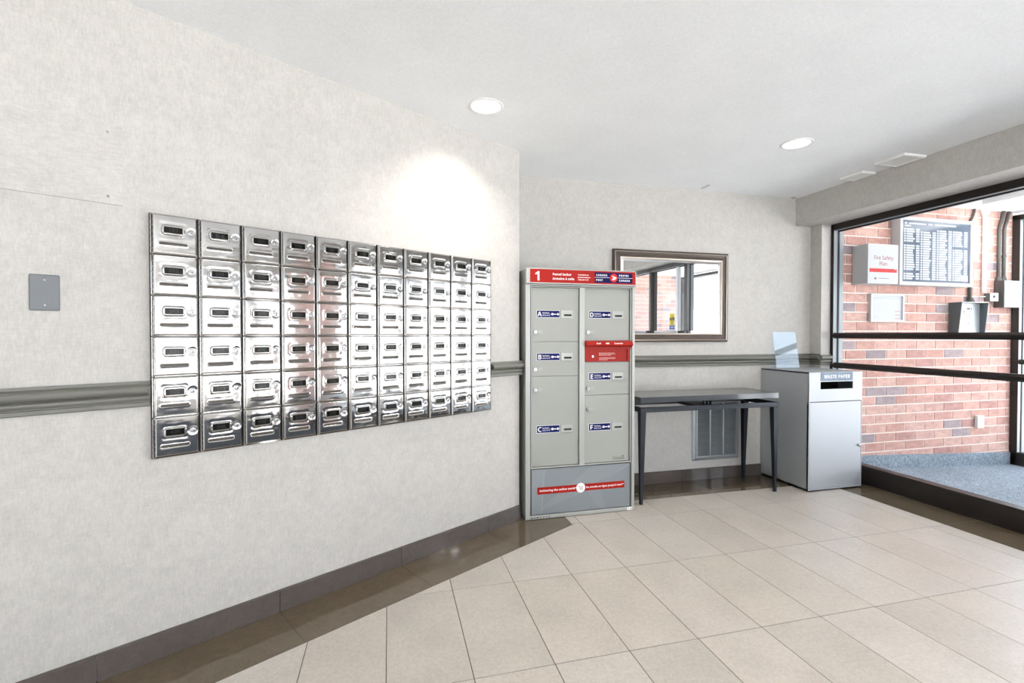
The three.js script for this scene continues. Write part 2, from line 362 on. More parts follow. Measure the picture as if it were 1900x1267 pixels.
// ---------------------------------------------------------------- glazed partition to the vestibule
const PX = 3.785;
const barProfile = (y0, y1, x0, x1) => poly([[x1, y0], [x1, y1], [x0 + 0.020, y1], [x0 + 0.004, y1 - (y1 - y0) * 0.28], [x0, y0 + (y1 - y0) * 0.62], [x0, y0 + (y1 - y0) * 0.38], [x0 + 0.004, y0 + (y1 - y0) * 0.28], [x0 + 0.020, y0]]);
const alongZ = (shape, z0, z1) => new THREE.ExtrudeGeometry(shape, { depth: z1 - z0, bevelEnabled: false }).translate(0, 0, z0);
function glazing(name, x, bays, zEnds, y0, top, rails = true) {          // bays: [z0, z1]; frame in bronze with pale liners
  const g = structure(name), [za, zb] = zEnds, yh = top - 0.052;
  mesh('sill', [rbox(x, x + 0.11, y0, y0 + 0.142, za, zb, 0.002, 1), box(x + 0.004, x + 0.035, y0 + 0.142, y0 + 0.148, za, zb)], M.bronze, g);
  mesh('head', rbox(x, x + 0.055, yh, top, za, zb, 0.002, 1), M.bronze, g);
  mesh('head_liner', [box(x + 0.003, x + 0.05, yh - 0.003, yh - 0.0005, za, zb), box(x + 0.0565, x + 0.112, yh - 0.003, top, za, zb)], M.liner, g);
  bays.forEach(([z0, z1]) => {
    mesh('glass', box(x + 0.050, x + 0.056, y0 + 0.142, yh + 0.001, z0, z1), M.glass, g);
    mesh('gasket', [box(x + 0.046, x + 0.060, y0 + 0.142, yh - 0.003, z0, z0 + 0.006), box(x + 0.046, x + 0.060, y0 + 0.142, yh - 0.003, z1 - 0.006, z1), box(x + 0.046, x + 0.060, yh - 0.012, yh - 0.003, z0, z1)], M.gasket, g);
    if (rails) for (const y of [1.199, 0.938]) mesh('rail', alongZ(barProfile(y, y + 0.048, x - 0.004, x + 0.048), z0 - 0.001, z1 + 0.001), M.bronze, g);
  });
  const post = (z0, z1, liner) => { mesh('mullion', rbox(x, x + 0.11, y0, top, z0, z1, 0.002, 1), M.bronze, g); if (liner) mesh('liner', [box(x + 0.003, x + 0.045, y0 + 0.143, yh, liner > 0 ? z1 : z0 - 0.0015, liner > 0 ? z1 + 0.0015 : z0), box(x + 0.061, x + 0.108, y0 + 0.143, yh, liner > 0 ? z1 : z0 - 0.0015, liner > 0 ? z1 + 0.0015 : z0)], M.liner, g); };
  return { g, post };
}
{
  const a = glazing('window_1', PX, [[-3.393, -1.494], [-1.434, -0.60], [-0.55, 2.0]], [-3.42, 2.06], 0, 2.2);
  a.post(-3.421, -3.3945, 1); a.post(-1.494, -1.434, -1); a.post(-0.60, -0.55, 0); a.post(2.0, 2.06, 0);
  const d = structure('door_1');                            // stile of the inner door
  mesh('stile', rbox(PX + 0.02, PX + 0.065, 0.15, 2.14, -1.27, -1.215, 0.003, 1), M.alu, d);
  structure('wall_side', [box(PX, PX + 0.15, 0, CEIL, 2.06, 2.25), box(PX, PX + 0.15, 0, 0.15, 2.25, 4.2)], M.plainWall);
  const f = structure('added_window_3');                          // added rear glazing behind the camera, fill daylight for the lobby
  mesh('glass', box(-2.0, 3.6, 0.1, 2.3, 4.26, 4.266), M.glass, f);
  for (const x of [-2.0, -0.65, 0.7, 2.1, 3.54]) mesh('mullion', rbox(x, x + 0.06, 0.1, 2.3, 4.22, 4.30, 0.002, 1), M.alu, f);
  glazing('unseen_window_2', PX + 0.02, [[2.27, 4.18]], [2.25, 4.2], 0.15, 2.2, false);  // out of view, placed to brighten the left mailbox reflections
}
// ---------------------------------------------------------------- vestibule
const VZ = -3.40, vFloor = (x) => 0.016 - 0.0445 * (x - 4.29);
{
  const g = slab([[3.80, -3.41], [6.2, -3.41], [6.2, 2.1], [3.80, 2.1]], -0.2, 0, 0);
  const p = g.attributes.position; for (let i = 0; i < p.count; i++) if (p.getY(i) > -0.1) p.setY(i, vFloor(p.getX(i)));
  g.computeVertexNormals();
  structure('vestibule_floor', g, M.carpet);
  const b = new THREE.BoxGeometry(2.1, 1, 0.012, 20, 1, 1).translate(4.95, 0.5, VZ + 0.006), q = b.attributes.position;
  for (let i = 0; i < q.count; i++) q.setY(i, vFloor(q.getX(i)) + (q.getY(i) > 0.5 ? 0.118 : -0.01));
  b.computeVertexNormals();
  structure('baseboard_vestibule', boxUV(b), M.carpet);
  structure('vestibule_ceiling', box(3.90, 6.35, CEIL, CEIL + 0.15, -3.7, 2.4), M.ceiling);
}
const brickTones = [[0xc89d90, 5], [0xcca498, 5], [0xc2968a, 4], [0xcfaa9d, 4], [0xbb9087, 2], [0xa59596, 1.0], [0x9c8d90, 0.8]];
const brickMats = brickTones.map(([c], i) => { const t = brickMap.clone(); t.offset.set(i * 0.13, i * 0.29); t.repeat.set(1.7, 1.7); return std({ color: c, map: t, bumpMap: rep(brickBump.clone(), 1.7), bumpScale: 0.0022, roughness: 0.9 }); });
const pickTone = (r) => { let t = r * brickTones.reduce((s, [, w]) => s + w, 0); for (let i = 0; i < brickTones.length; i++) { t -= brickTones[i][1]; if (t < 0) return i; } return 0; };
{
  const wall = structure('wall_brick');
  mesh('mortar', box(3.895, 6.1, -0.15, CEIL, -3.62, VZ - 0.005), M.mortar, wall);
  const L = 0.2369, P = 0.0848, J = 0.0105;
  for (let k = -12; k < 17; k++) {
    const y0 = 1.010 + P * k + J / 2, y1 = Math.min(y0 + P - J, CEIL), off = (k & 1) ? 4.049 : 3.931;
    if (y1 - y0 < 0.01) continue;
    for (let i = -1; i < 10; i++) {
      const x0 = Math.max(off + L * i + J / 2, 3.897), x1 = Math.min(off + L * (i + 1) - J / 2, 6.0);
      if (x1 - x0 < 0.012) continue;
      const proud = (hash(i, k, 91) - 0.5) * 0.002;
      const g = boxUV(extrude(poly([[x0, y0], [x1, y0], [x1, y1], [x0, y1]]), 0.03, 0.0022), 1, hash(i, k, 3) * 3, hash(i, k, 4) * 3).translate(0, 0, VZ - 0.03 + proud);
      mesh('brick', g, brickMats[pickTone(hash(i + 20, k + 40, 8))], wall);
    }
  }
  const far = structure('wall_brick_far');                 // the other end of the vestibule, seen in the mirror
  mesh('mortar', box(4.75, 6.1, -0.15, CEIL, 2.055, 2.25), M.mortar, far);
  const lots = brickMats.map(() => []);
  for (let k = -12; k < 17; k++) for (let i = -1; i < 10; i++) {
    const y0 = 1.010 + P * k + J / 2, y1 = Math.min(y0 + P - J, CEIL), off = (k & 1) ? 4.049 : 3.931, x0 = Math.max(off + L * i + J / 2, 4.75), x1 = Math.min(off + L * (i + 1) - J / 2, 6.0);
    if (x1 - x0 > 0.012 && y1 - y0 > 0.01) lots[pickTone(hash(i + 50, k + 90, 8))].push(box(x0, x1, y0, y1, 2.05, 2.08));
  }
  lots.forEach((l, i) => l.length && tag(mesh('bricks', l, brickMats[i], far), null, null, null, 'stuff'));
  const s = glazing('window_4', 6.0, [[-3.34, -2.36], [-2.30, -1.32], [-1.26, 0.4], [0.46, 2.0]], [-3.40, 2.05], -0.08, 2.41);
  s.post(-3.40, -3.34, 1); s.post(-2.36, -2.30, 0); s.post(-1.32, -1.26, 0); s.post(0.40, 0.46, 0); s.post(2.0, 2.05, 0);
}
{
  const d = structure('door_2');                          // unseen glazed side door at that end, placed to whiten mailbox reflections
  mesh('glass', box(3.96, 4.70, 0.05, 2.10, 2.12, 2.126), M.glass, d);
  mesh('frame', [rbox(3.90, 3.96, -0.1, CEIL, 2.08, 2.18, 0.002, 1), rbox(4.69, 4.749, -0.1, CEIL, 2.08, 2.18, 0.002, 1), rbox(3.96, 4.69, 2.10, CEIL, 2.08, 2.18, 0.002, 1), rbox(3.96, 4.69, -0.1, 0.05, 2.08, 2.18, 0.002, 1)], M.alu, d);
}
// outside: paving, road and a pale building across the way
structure('ground', box(3.9, 60, -0.35, -0.13, -40, 40), M.concrete);
structure('ground_rear', box(-40, 3.9, -0.35, -0.13, 4.36, 40), M.concrete);
structure('added_canopy', box(-5.6, 4.0, 2.6, 2.75, 4.36, 6.4), M.white);  // added out of view, keeps the sun off the rear glazing
{
  const b = thing('garage_building', 'pale panelled building across the driveway outside the entrance', 'building', [24, -0.13, 0]);
  mesh('wall', box(0, 6, 0, 4.2, -30, 30), M.siding, b);
  mesh('roof', box(-0.4, 6.4, 4.2, 4.5, -30.4, 30.4), M.alu, b);
  for (let i = -4; i < 5; i++) { const d = mesh('garage_door', rbox(-0.04, 0.02, 0, 2.6, i * 5 - 1.6, i * 5 + 1.6, 0.005, 1), M.white, b); for (let k = 0; k < 4; k++) mesh('panel', rbox(-0.06, -0.03, 0.08 + k * 0.63, 0.62 + k * 0.63, i * 5 - 1.5, i * 5 + 1.5, 0.01, 1), M.siding, d); }
}

// ---------------------------------------------------------------- mailboxes: 11 columns, 6 rows, set in the wall
const numberTex = printed(1024, 256, (c, w, h) => {
  c.fillStyle = '#14130f'; c.fillRect(0, 0, w, h);
  const first = [103, 203, 303, 404, 502, 605];
  for (let r = 0; r < 6; r++) for (let k = 0; k < 11; k++) write(c, String(first[r] + k), k * 93 + 46, r * 42 + 31, 27, '#36393d', 'bold', 'center', 'monospace');
});
const numberMat = print(numberTex, { roughness: 0.12 });
{
  const X0 = -0.0712, X1 = 0.0738, Y0 = -0.0758, Y1 = 0.0760;
  const hx = -0.0054, hy = 0.0185, lx = 0.0530, ly = 0.0175, sx0 = -0.0455, sx1 = 0.0365, sy = -0.0334, sr = 0.0042;
  const ss = (a, b, x) => { const t = Math.max(0, Math.min(1, (x - a) / (b - a))); return t * t * (3 - 2 * t); };
  const sdBox = (x, y, w, h, r) => { const qx = Math.abs(x) - w + r, qy = Math.abs(y) - h + r; return Math.hypot(Math.max(qx, 0), Math.max(qy, 0)) + Math.min(Math.max(qx, qy), 0) - r; };
  const door = (v) => {
    const line = (a, b, fine) => { const l = new Set([a, b]); for (let i = 1; i < 50; i++) l.add(a + (b - a) * i / 50); fine.forEach((f) => l.add(f)); return [...l].sort((p, q) => p - q).filter((p, i, A) => !i || p - A[i - 1] > 0.00035); };
    const xs = line(X0, X1, [X0 + 0.0065, X1 - 0.0065, X0 + 0.0059, X1 - 0.0059, sx0 - sr, sx0, sx1, sx1 + sr]);
    const ys = line(Y0, Y1, [Y0 + 0.008, Y0 + 0.0074, Y1 - 0.005, Y1 - 0.0045, sy - sr - 0.0008, sy - sr, sy - sr + 0.0009, sy, sy + sr - 0.0009, sy + sr, sy + sr + 0.0008]);
    const h = (x, y) => {
      const ex = Math.max(0, Math.max((X0 + 0.0065 - x) / 0.0065, (x - X1 + 0.0065) / 0.0065)), ey = Math.max(0, Math.max((Y0 + 0.008 - y) / 0.008, (y - Y1 + 0.005) / 0.005));
      let z = -0.0058 * Math.max(ex, ey);
      const a = x / 0.072, b = y / 0.072, inner = Math.max(0, 1 - a ** 4) * Math.max(0, 1 - b ** 4);
      z += 0.00075 * (1 - a * a) * (1 - b * b);
      const wv = vnoise(x * 3 + 0.5 + v * 0.17, y * 5 + 0.5 + v * 0.37, 16, 16, 200 + v) - 0.5, wv2 = vnoise(x * 6 + v * 0.31, y * 9 + v * 0.11, 16, 16, 230 + v) - 0.5;
      z += inner * (0.00030 * wv + 0.00003 * wv2);
      const dl = Math.hypot(x - lx, y - ly);
      z -= 0.0009 * ss(0.0185, 0.0135, dl);                 // pressed dish round the lock
      const dw = sdBox(x - hx, y - hy, 0.039, 0.0225, 0.008);
      z -= 0.0005 * Math.exp(-((dw / 0.006) ** 2));          // the sheet pulls in round the card holder
      const px = Math.max(sx0, Math.min(sx1, x)), ds = Math.hypot(x - px, y - sy) - sr;
      z += 0.0005 * Math.exp(-((ds / 0.0030) ** 2)) - 0.0062 * ss(0.0006, -0.0009, ds);
      return z;
    };
    const pos = [], ix = [];
    ys.forEach((y) => xs.forEach((x) => pos.push(x, y, h(x, y))));
    const n = xs.length;
    for (let j = 0; j + 1 < ys.length; j++) for (let i = 0; i + 1 < n; i++) { const a = j * n + i; ix.push(a, a + 1, a + n + 1, a, a + n + 1, a + n); }
    const g = new THREE.BufferGeometry();
    g.setAttribute('position', new THREE.Float32BufferAttribute(pos, 3)); g.setIndex(ix); g.computeVertexNormals();
    return g;
  };
  const doors = [0, 1, 2, 3, 4, 5, 6, 7].map(door);
  const tray = merge([box(X0 - 0.005, X1 + 0.001, Y0 - 0.001, Y1 + 0.001, -0.13, -0.0085)]);
  const lip = merge(frameRails(-CW / 2 + 0.0004, CW / 2 - 0.0004, -CH / 2 + 0.0004, CH / 2 - 0.0004, [[0, -0.025], [0, -0.006], [0.0012, -0.006], [0.0012, -0.025]]));
  const hinge = merge([0, 1, 2, 3, 4, 5, 6].map((i) => cyl(0.0021, 0.0021, 0.0200, 10).translate(-0.0745, -0.0642 + i * 0.0214, -0.0028)));
  const holder = extrude(rrect(0.0765, 0.0440, 0.011), 0.0062, 0, 1);
  const holderG = new THREE.ExtrudeGeometry(rrect(0.0640, 0.0290, 0.010), { depth: 0.0004, bevelEnabled: true, bevelSize: 0.0062, bevelThickness: 0.0058, bevelSegments: 4, curveSegments: 6 }).translate(hx, hy, -0.0010);
  const rim = extrude((() => { const s = rrect(0.0645, 0.0285, 0.003); s.holes.push(rrect(0.0590, 0.0225, 0.001, 0, 0, THREE.Path)); return s; })(), 0.0014, 0.0005, 2).translate(hx, hy, 0.0051);
  const lock = new THREE.LatheGeometry([v2(0.0106, -0.002), v2(0.0106, 0.0022), v2(0.0098, 0.0030), v2(0.0075, 0.0032), v2(0.0072, 0.0026), v2(0.0070, 0.0026), v2(0.0066, 0.0031), v2(0, 0.0031)].reverse().map((p) => p), 32).rotateX(Math.PI / 2).translate(lx, ly, 0);
  const key = (() => { const s = new THREE.Shape(); s.absarc(0, 0.0012, 0.0017, -0.9, Math.PI + 0.9, false); s.lineTo(-0.0012, -0.0036); s.lineTo(0.0012, -0.0036); return extrude(s, 0.0006).translate(lx + 0.0014, ly - 0.0012, 0.0029); })();
  const slotIn = extrude(rrect(sx1 - sx0 + 2 * sr - 0.001, 0.0062, 0.003), 0.0008).translate((sx0 + sx1) / 2, sy - 0.0002, -0.0056);  // dark strip on the recess floor, standing in for the shaded opening
  const ordinal = ['first', 'second', 'third', 'fourth', 'fifth', 'sixth', 'seventh', 'eighth', 'ninth', 'tenth', 'last'];
  const rowName = ['top row', 'second row from the top', 'third row from the top', 'fourth row from the top', 'second row from the bottom', 'bottom row'];
  for (let r = 0; r < ROWS; r++) for (let c = 0; c < COLS; c++) {
    const s = BX0 + CW * (c + 0.5), y = BY1 - CH * (r + 0.5), [x, z] = onWall(s, -2.2165);
    const where = c === 0 ? 'at the left end of the ' : c === COLS - 1 ? 'at the right end of the ' : ordinal[c] + ' from the left in the ';
    const t = thing('mailbox', 'polished steel mailbox ' + where + rowName[r], 'mailbox', [x, y, z], TURN, 'wall of polished steel mailboxes');
    mesh('box', tray, M.shadowGap, t);
    mesh('surround', lip, M.shadowGap, t);
    mesh('hinge', hinge, M.steel, t);
    const d = mesh('door', doors[Math.floor(hash(c, r, 77) * 8)], M.steel, t);
    mesh('card_holder', holderG, M.steel, d);
    mesh('card_rim', rim, M.steel, d);
    const card = face(hx - 0.0296, hx + 0.0296, hy - 0.0113, hy + 0.0113, 0.0056), uv = card.attributes.uv;
    for (let i = 0; i < 4; i++) uv.setXY(i, (c * 93 + 2 + uv.getX(i) * 90) / 1024, 1 - (r * 42 + 4 + (1 - uv.getY(i)) * 36) / 256);
    mesh('number_card', card, numberMat, d);
    mesh('lock', lock, M.lockSteel, d);
    mesh('keyhole', key, M.black, d);
    mesh('slot', slotIn, M.slot, d);
  }
}
// cover plate and papered access panel on the same wall
{
  const [x, z] = onWall(0.0045, LW);
  const t = thing('cover_plate', 'blank grey metal wall plate with two screws, left of the mailboxes', 'wall plate', [x, 1.374, z], TURN);
  mesh('plate', new THREE.ExtrudeGeometry(rrect(0.068, 0.114, 0.002), { depth: 0.002, bevelEnabled: true, bevelSize: 0.003, bevelThickness: 0.003, bevelSegments: 3 }).translate(0, 0, 0.001), M.plate, t);
  for (const y of [0.042, -0.042]) mesh('screw', new THREE.SphereGeometry(0.0036, 16, 8, 0, Math.PI * 2, 0, Math.PI / 2).scale(1, 0.5, 1).rotateX(Math.PI / 2).translate(0, y, 0.006), M.steelDull, t);
  const [ax, az] = onWall(-0.20, LW);
  const a = thing('access_panel', 'wallpapered access panel screwed flush to the wall, above the grey plate', 'access panel', [ax, 1.842, az], TURN);
  const g = boxUV(new THREE.BoxGeometry(0.824, 0.284, 0.006).translate(0, 0, 0.0032), 1, 0.31, 0.17), uv = g.attributes.uv;
  for (let i = 0; i < uv.count; i++) { const u = uv.getX(i); uv.setXY(i, uv.getY(i), u); }
  mesh('panel', g, M.wall, a);
  for (const [u, v] of [[0.370, 0.112], [0.370, -0.115], [-0.37, 0.112], [-0.37, -0.115]]) { const sc = mesh('screw', new THREE.SphereGeometry(0.0042, 16, 8, 0, Math.PI * 2, 0, Math.PI / 2).scale(1, 0.5, 1).rotateX(Math.PI / 2).translate(u, v, 0.006), M.lockSteel, a); mesh('screw_slot', box(u - 0.003, u + 0.003, v - 0.0005, v + 0.0005, 0.0078, 0.0084), M.black, sc); }
}

// ---------------------------------------------------------------- parcel locker
{
  const t = thing('parcel_locker', 'tall grey parcel locker with red header and lettered doors A to F', 'locker', [1.2645, 0, -3.28]);
  const ZF = -3.033, ZD = -3.047;
  part('body', [rbox(0.867, 1.662, 0.004, 1.567, -3.50, -3.062, 0.004, 1)], M.lockerFrame, t);
  const bar = (x0, x1, y0, y1, z = ZF) => rbox(x0, x1, y0, y1, -3.066, z, 0.003, 2);
  part('frame', [bar(0.867, 0.9005, 0.004, 1.567, ZF), bar(0.9045, 0.911, 0.338, 1.553, ZF - 0.002), bar(1.628, 1.6355, 0.338, 1.553, ZF - 0.002), bar(1.640, 1.662, 0.004, 1.567, ZF), bar(0.9055, 1.634, 1.5475, 1.5535, ZF - 0.003), bar(0.90, 1.641, 1.5570, 1.567, ZF - 0.001), bar(1.249, 1.2875, 0.343, 1.55, ZF - 0.002), bar(0.9055, 1.634, 0.3405, 0.3475, ZF - 0.001)], M.lockerFrame, t);
  part('plinth', bar(0.867, 1.662, 0.003, 0.0265, ZF + 0.0005), M.lockerFrame, t);
  // header with rounded top corners
  const hs = new THREE.Shape(); hs.moveTo(0.867, 1.5675); hs.lineTo(1.664, 1.5675); hs.lineTo(1.664, 1.652); hs.absarc(1.646, 1.654, 0.018, 0, Math.PI / 2, false); hs.lineTo(0.885, 1.672); hs.absarc(0.885, 1.654, 0.018, Math.PI / 2, Math.PI, false);
  const head = part('header', extrude(hs, 0.482, 0.004, 2).translate(0, 0, -3.50), M.lockerFrame, t);
  const headTex = printed(1536, 176, (c, w, h) => {
    c.fillStyle = '#a01c12'; c.fillRect(0, 0, w, h);
    write(c, '1', 60, 152, 172, '#fff', 'bold');
    write(c, 'Parcel locker', 312, 78, 43); write(c, 'Armoire à colis', 312, 136, 43);
    write(c, 'canadapost.ca', 672, 68, 23); write(c, 'postescanada.ca', 672, 102, 23); write(c, '1 800 267-1177', 672, 136, 23);
    c.fillStyle = '#050948'; c.fillRect(920, 18, 568, 142);
    c.fillStyle = '#fff'; c.fillRect(920, 85, 568, 5);
    const sp = (s, x, y) => { let p = x; for (const ch of s) { write(c, ch, p, y, 38); p += c.measureText(ch).width + 3; } };
    sp('CANADA', 938, 68); sp('POST', 938, 136); sp('POSTES', 1282, 68); sp('CANADA', 1282, 136);
    c.fillStyle = '#050948'; c.beginPath(); c.arc(1204, 89, 66, 0, 7); c.fill();
    c.fillStyle = '#d8281e'; c.beginPath(); c.arc(1204, 89, 58, 0, 7); c.fill();
    c.fillStyle = '#fff'; c.beginPath(); c.moveTo(1168, 56); c.lineTo(1222, 72); c.lineTo(1250, 88); c.lineTo(1214, 118); c.lineTo(1170, 118); c.lineTo(1196, 98); c.lineTo(1182, 94); c.lineTo(1200, 84); c.closePath(); c.fill();
  });
  part('sign', face(0.894, 1.656, 1.577, 1.664, -3.0174), print(headTex), head).userData.label = 'red header sign with white lettering and blue emblem';
  // lettered doors
  const labelTex = printed(1024, 1024, (c, w, h) => {
    'ABCDEF'.split('').forEach((ch, i) => {
      const x = (i % 2) * 512, y = Math.floor(i / 2) * 170;
      c.fillStyle = '#f4f6f8'; c.fillRect(x, y, 500, 164); c.fillStyle = '#060e52'; c.fillRect(x + 8, y + 8, 484, 148);
      write(c, ch, x + 66, y + 134, 142, '#fff', 'bold', 'center');
      write(c, 'Key Return', x + 124, y + 64, 28); write(c, 'Retour de clé', x + 124, y + 122, 26);
      c.fillStyle = '#fff'; c.fillRect(x + 126, y + 80, 176, 4);
      c.beginPath(); c.arc(x + 338, y + 84, 27, 0, 7); c.fill(); c.fillRect(x + 350, y + 74, 72, 20); c.fillRect(x + 398, y + 86, 10, 16);
      c.fillStyle = '#060e52'; c.beginPath(); c.arc(x + 330, y + 84, 9, 0, 7); c.fill();
      c.fillStyle = '#fff'; c.fillRect(x + 432, y + 68, 24, 32); c.beginPath(); c.moveTo(x + 452, y + 46); c.lineTo(x + 488, y + 84); c.lineTo(x + 452, y + 122); c.fill();
    });
  });
  const labelMat = print(labelTex);
  const D = [['A', 0.9145, 1.2450, 1.187, 1.544, 0.947, 1.346, 1.394, 1.250], ['B', 0.9145, 1.2455, 0.957, 1.1825, 0.948, 1.059, 1.108, 1.001], ['C', 0.9145, 1.2455, 0.350, 0.9525, 0.948, 0.574, 0.624, 0.864],
    ['D', 1.291, 1.624, 1.190, 1.544, 1.321, 1.344, 1.393, 1.249], ['E', 1.291, 1.624, 0.819, 1.043, 1.322, 0.919, 0.970, 0.864], ['F', 1.291, 1.624, 0.350, 0.8145, 1.321, 0.571, 0.621, 0.719]];
  D.forEach(([ch, x0, x1, y0, y1, lx, l0, l1, ky], i) => {
    const d = part('door', rbox(x0, x1, y0, y1, -3.062, ZD, 0.0025, 2), M.locker, t);
    d.userData.label = 'locker door lettered ' + ch;
    const f = face(lx, lx + 0.164, l0, l1, ZD + 0.0006), uv = f.attributes.uv, cx = (i < 6 ? i % 2 : 0) * 512, cy = Math.floor(i / 2) * 170;
    for (let k = 0; k < 4; k++) uv.setXY(k, (cx + 1 + uv.getX(k) * 498) / 1024, 1 - (cy + 1 + (1 - uv.getY(k)) * 162) / 1024);
    part('label', f, labelMat, d);
    const px = lx + 0.171, ps = rrect(0.082, 0.052, 0.002, px + 0.043, (l0 + l1) / 2); ps.holes.push(rrect(0.054, 0.012, 0.001, px + 0.048, (l0 + l1) / 2 - 0.007, THREE.Path));
    part('key_return_plate', [extrude(ps, 0.007, 0.0012, 2).translate(0, 0, ZD - 0.001), rbox(px - 0.002, px + 0.006, l0 - 0.001, l1 + 0.001, ZD, ZD + 0.009, 0.001, 1)], M.lockerFrame, d);
    part('key_return_slot', box(px + 0.02, px + 0.076, l0 + 0.011, l0 + 0.024, ZD + 0.0002, ZD + 0.0012), M.black, d);
    part('lock', [cyl(0.0125, 0.0135, 0.010, 24).rotateX(Math.PI / 2).translate(x0 + 0.023, ky, ZD + 0.005), cyl(0.008, 0.008, 0.012, 20).rotateX(Math.PI / 2).translate(x0 + 0.023, ky, ZD + 0.006)], M.lockSteel, d);
    part('keyhole', box(x0 + 0.0215, x0 + 0.0245, ky - 0.005, ky + 0.005, ZD + 0.0121, ZD + 0.0126), M.black, d);
    part('lock_plate', [rbox(x0 + 0.046, x0 + 0.056, ky - 0.010, ky + 0.010, ZD - 0.001, ZD + 0.0015, 0.001, 1), rbox(x0 + 0.061, x0 + 0.070, ky - 0.010, ky + 0.010, ZD - 0.001, ZD + 0.0015, 0.001, 1)], M.lockerFrame, d);
    if (ch === 'F') part('wordmark', face(1.500, 1.590, 0.358, 0.392, ZD + 0.0006), print(printed(256, 96, (c, w, h) => { c.fillStyle = '#989a94'; c.fillRect(0, 0, w, h); write(c, 'Canada', 8, 78, 70, '#33352f', 'normal', 'left', 'serif'); c.fillStyle = '#33352f'; c.fillRect(212, 8, 26, 18); }), { roughness: 0.5 }), d);
  });
  // red letter slot between doors D and E
  const r = part('mail_drop', rbox(1.291, 1.6265, 1.0465, 1.187, -3.062, -3.040, 0.002, 1), M.red, t); r.userData.label = 'red letter slot with sloping hood';
  const hp = poly([[0, 1.187], [0, 1.138], [0.012, 1.138], [0.012, 1.150], [0.036, 1.156], [0.040, 1.160], [0.030, 1.184], [0.008, 1.190]]);
  { // profile [out, up] swept along x
    const g = new THREE.ExtrudeGeometry(hp, { depth: 0.342, bevelEnabled: true, bevelSize: 0.001, bevelThickness: 0.001, bevelSegments: 1 }).rotateY(-Math.PI / 2);
    part('hood', g.translate(1.632, 0, -3.042), M.red, r);
  }
  const redText = (w, h, draw) => print(printed(w, h, (c) => { c.fillStyle = '#9c1a10'; c.fillRect(0, 0, w, h); draw(c); }), { roughness: 0.42 });
  part('slot_text', face(1.39, 1.53, 1.053, 1.112, -3.0395), redText(512, 216, (c) => { ['Mail deposited here before noon is', 'picked up the same day and taken to', 'the post office for delivery', '', 'Le courrier déposé ici avant midi est', 'ramassé le jour même et transporté', 'au bureau de poste'].forEach((s, i) => write(c, s, 8, 30 + i * 29, 26, '#f3d9d4')); }), r);
  part('hood_text', face(-0.105, 0.105, -0.0085, 0.0085, 0).rotateX(-0.395).translate(1.460, 1.1724, -3.0052), redText(512, 44, (c) => { write(c, 'Mail', 10, 36, 40); write(c, 'Courrier', 330, 36, 40); c.fillStyle = '#fff'; c.fillRect(180, 10, 60, 24); }), r);
  part('lock', [cyl(0.009, 0.010, 0.006, 24).rotateX(Math.PI / 2).translate(1.346, 1.083, -3.038)], M.lockSteel, r);
  part('post', rbox(1.604, 1.610, 1.050, 1.130, -3.041, -3.030, 0.001, 1), M.red, r);
  // base panel with the banner
  const b = part('base_panel', rbox(0.9105, 1.632, 0.030, 0.334, -3.062, -3.041, 0.002, 1), M.lockerBase, t);
  part('pattern', face(0.913, 1.629, 0.033, 0.331, -3.0407), print(printed(1024, 426, (c, w, h) => {
    c.fillStyle = '#878e92'; c.fillRect(0, 0, w, h);
    const wedge = (col, pts) => { c.fillStyle = col; c.beginPath(); pts.forEach(([x, y], i) => i ? c.lineTo(x, y) : c.moveTo(x, y)); c.closePath(); c.fill(); };
    wedge('#8d9498', [[0, 426], [1024, 20], [1024, 0], [620, 0]]); wedge('#8b9296', [[0, 0], [120, 0], [90, 426], [0, 426]]); wedge('#929a9e', [[10, 418], [640, 190], [660, 200]]); wedge('#8c9397', [[560, 250], [700, 200], [760, 426], [700, 426]]); wedge('#939b9f', [[120, 0], [132, 0], [104, 426], [92, 426]]); wedge('#939b9f', [[760, 150], [1000, 10], [1010, 20]]);
  }), { roughness: 0.24, metalness: 0.35, specularIntensity: 1 }), b);
  part('banner', face(0.952, 1.588, 0.1645, 0.2115, -3.0404), print(printed(1280, 96, (c, w, h) => {
    c.fillStyle = '#a01c12'; c.fillRect(0, 0, w, h);
    write(c, 'Delivering the online world™', 30, 62, 39); write(c, 'Du monde en ligne jusqu’à vous™', 700, 62, 35.5);
  })), b);
  const badge = part('badge', cyl(0.033, 0.033, 0.0012, 40).rotateX(Math.PI / 2).translate(1.2615, 0.188, -3.0402), M.whiteMetal, b);
  part('cart_print', face(1.238, 1.284, 0.165, 0.211, -3.0394), print(printed(256, 256, (c) => {
    c.fillStyle = '#efefee'; c.fillRect(0, 0, 256, 256); c.strokeStyle = '#a01c12'; c.lineWidth = 12; c.lineJoin = 'round'; c.beginPath(); c.moveTo(40, 60); c.lineTo(76, 66); c.lineTo(104, 160); c.lineTo(196, 160); c.moveTo(84, 84); c.lineTo(208, 84); c.lineTo(192, 132); c.lineTo(98, 132); c.stroke();
    c.fillStyle = '#a01c12'; c.beginPath(); c.arc(118, 190, 14, 0, 7); c.arc(186, 190, 14, 0, 7); c.fill();
    c.fillStyle = '#fff'; c.strokeStyle = '#333'; c.lineWidth = 5; c.beginPath(); c.moveTo(178, 170); c.lineTo(240, 200); c.lineTo(206, 236); c.closePath(); c.fill(); c.stroke();
  })), badge);
  part('serial_number', face(0.900, 1.044, 0.0045, 0.0225, -3.0318), print(printed(512, 72, (c, w, h) => { c.fillStyle = '#a6a8a3'; c.fillRect(0, 0, w, h); 'N2M9212'.split('').forEach((s, i) => write(c, s, 36 + i * 73, 62, 64, '#222c38', 'bold', 'center')); }), { roughness: 0.36, metalness: 0.15 }), t);
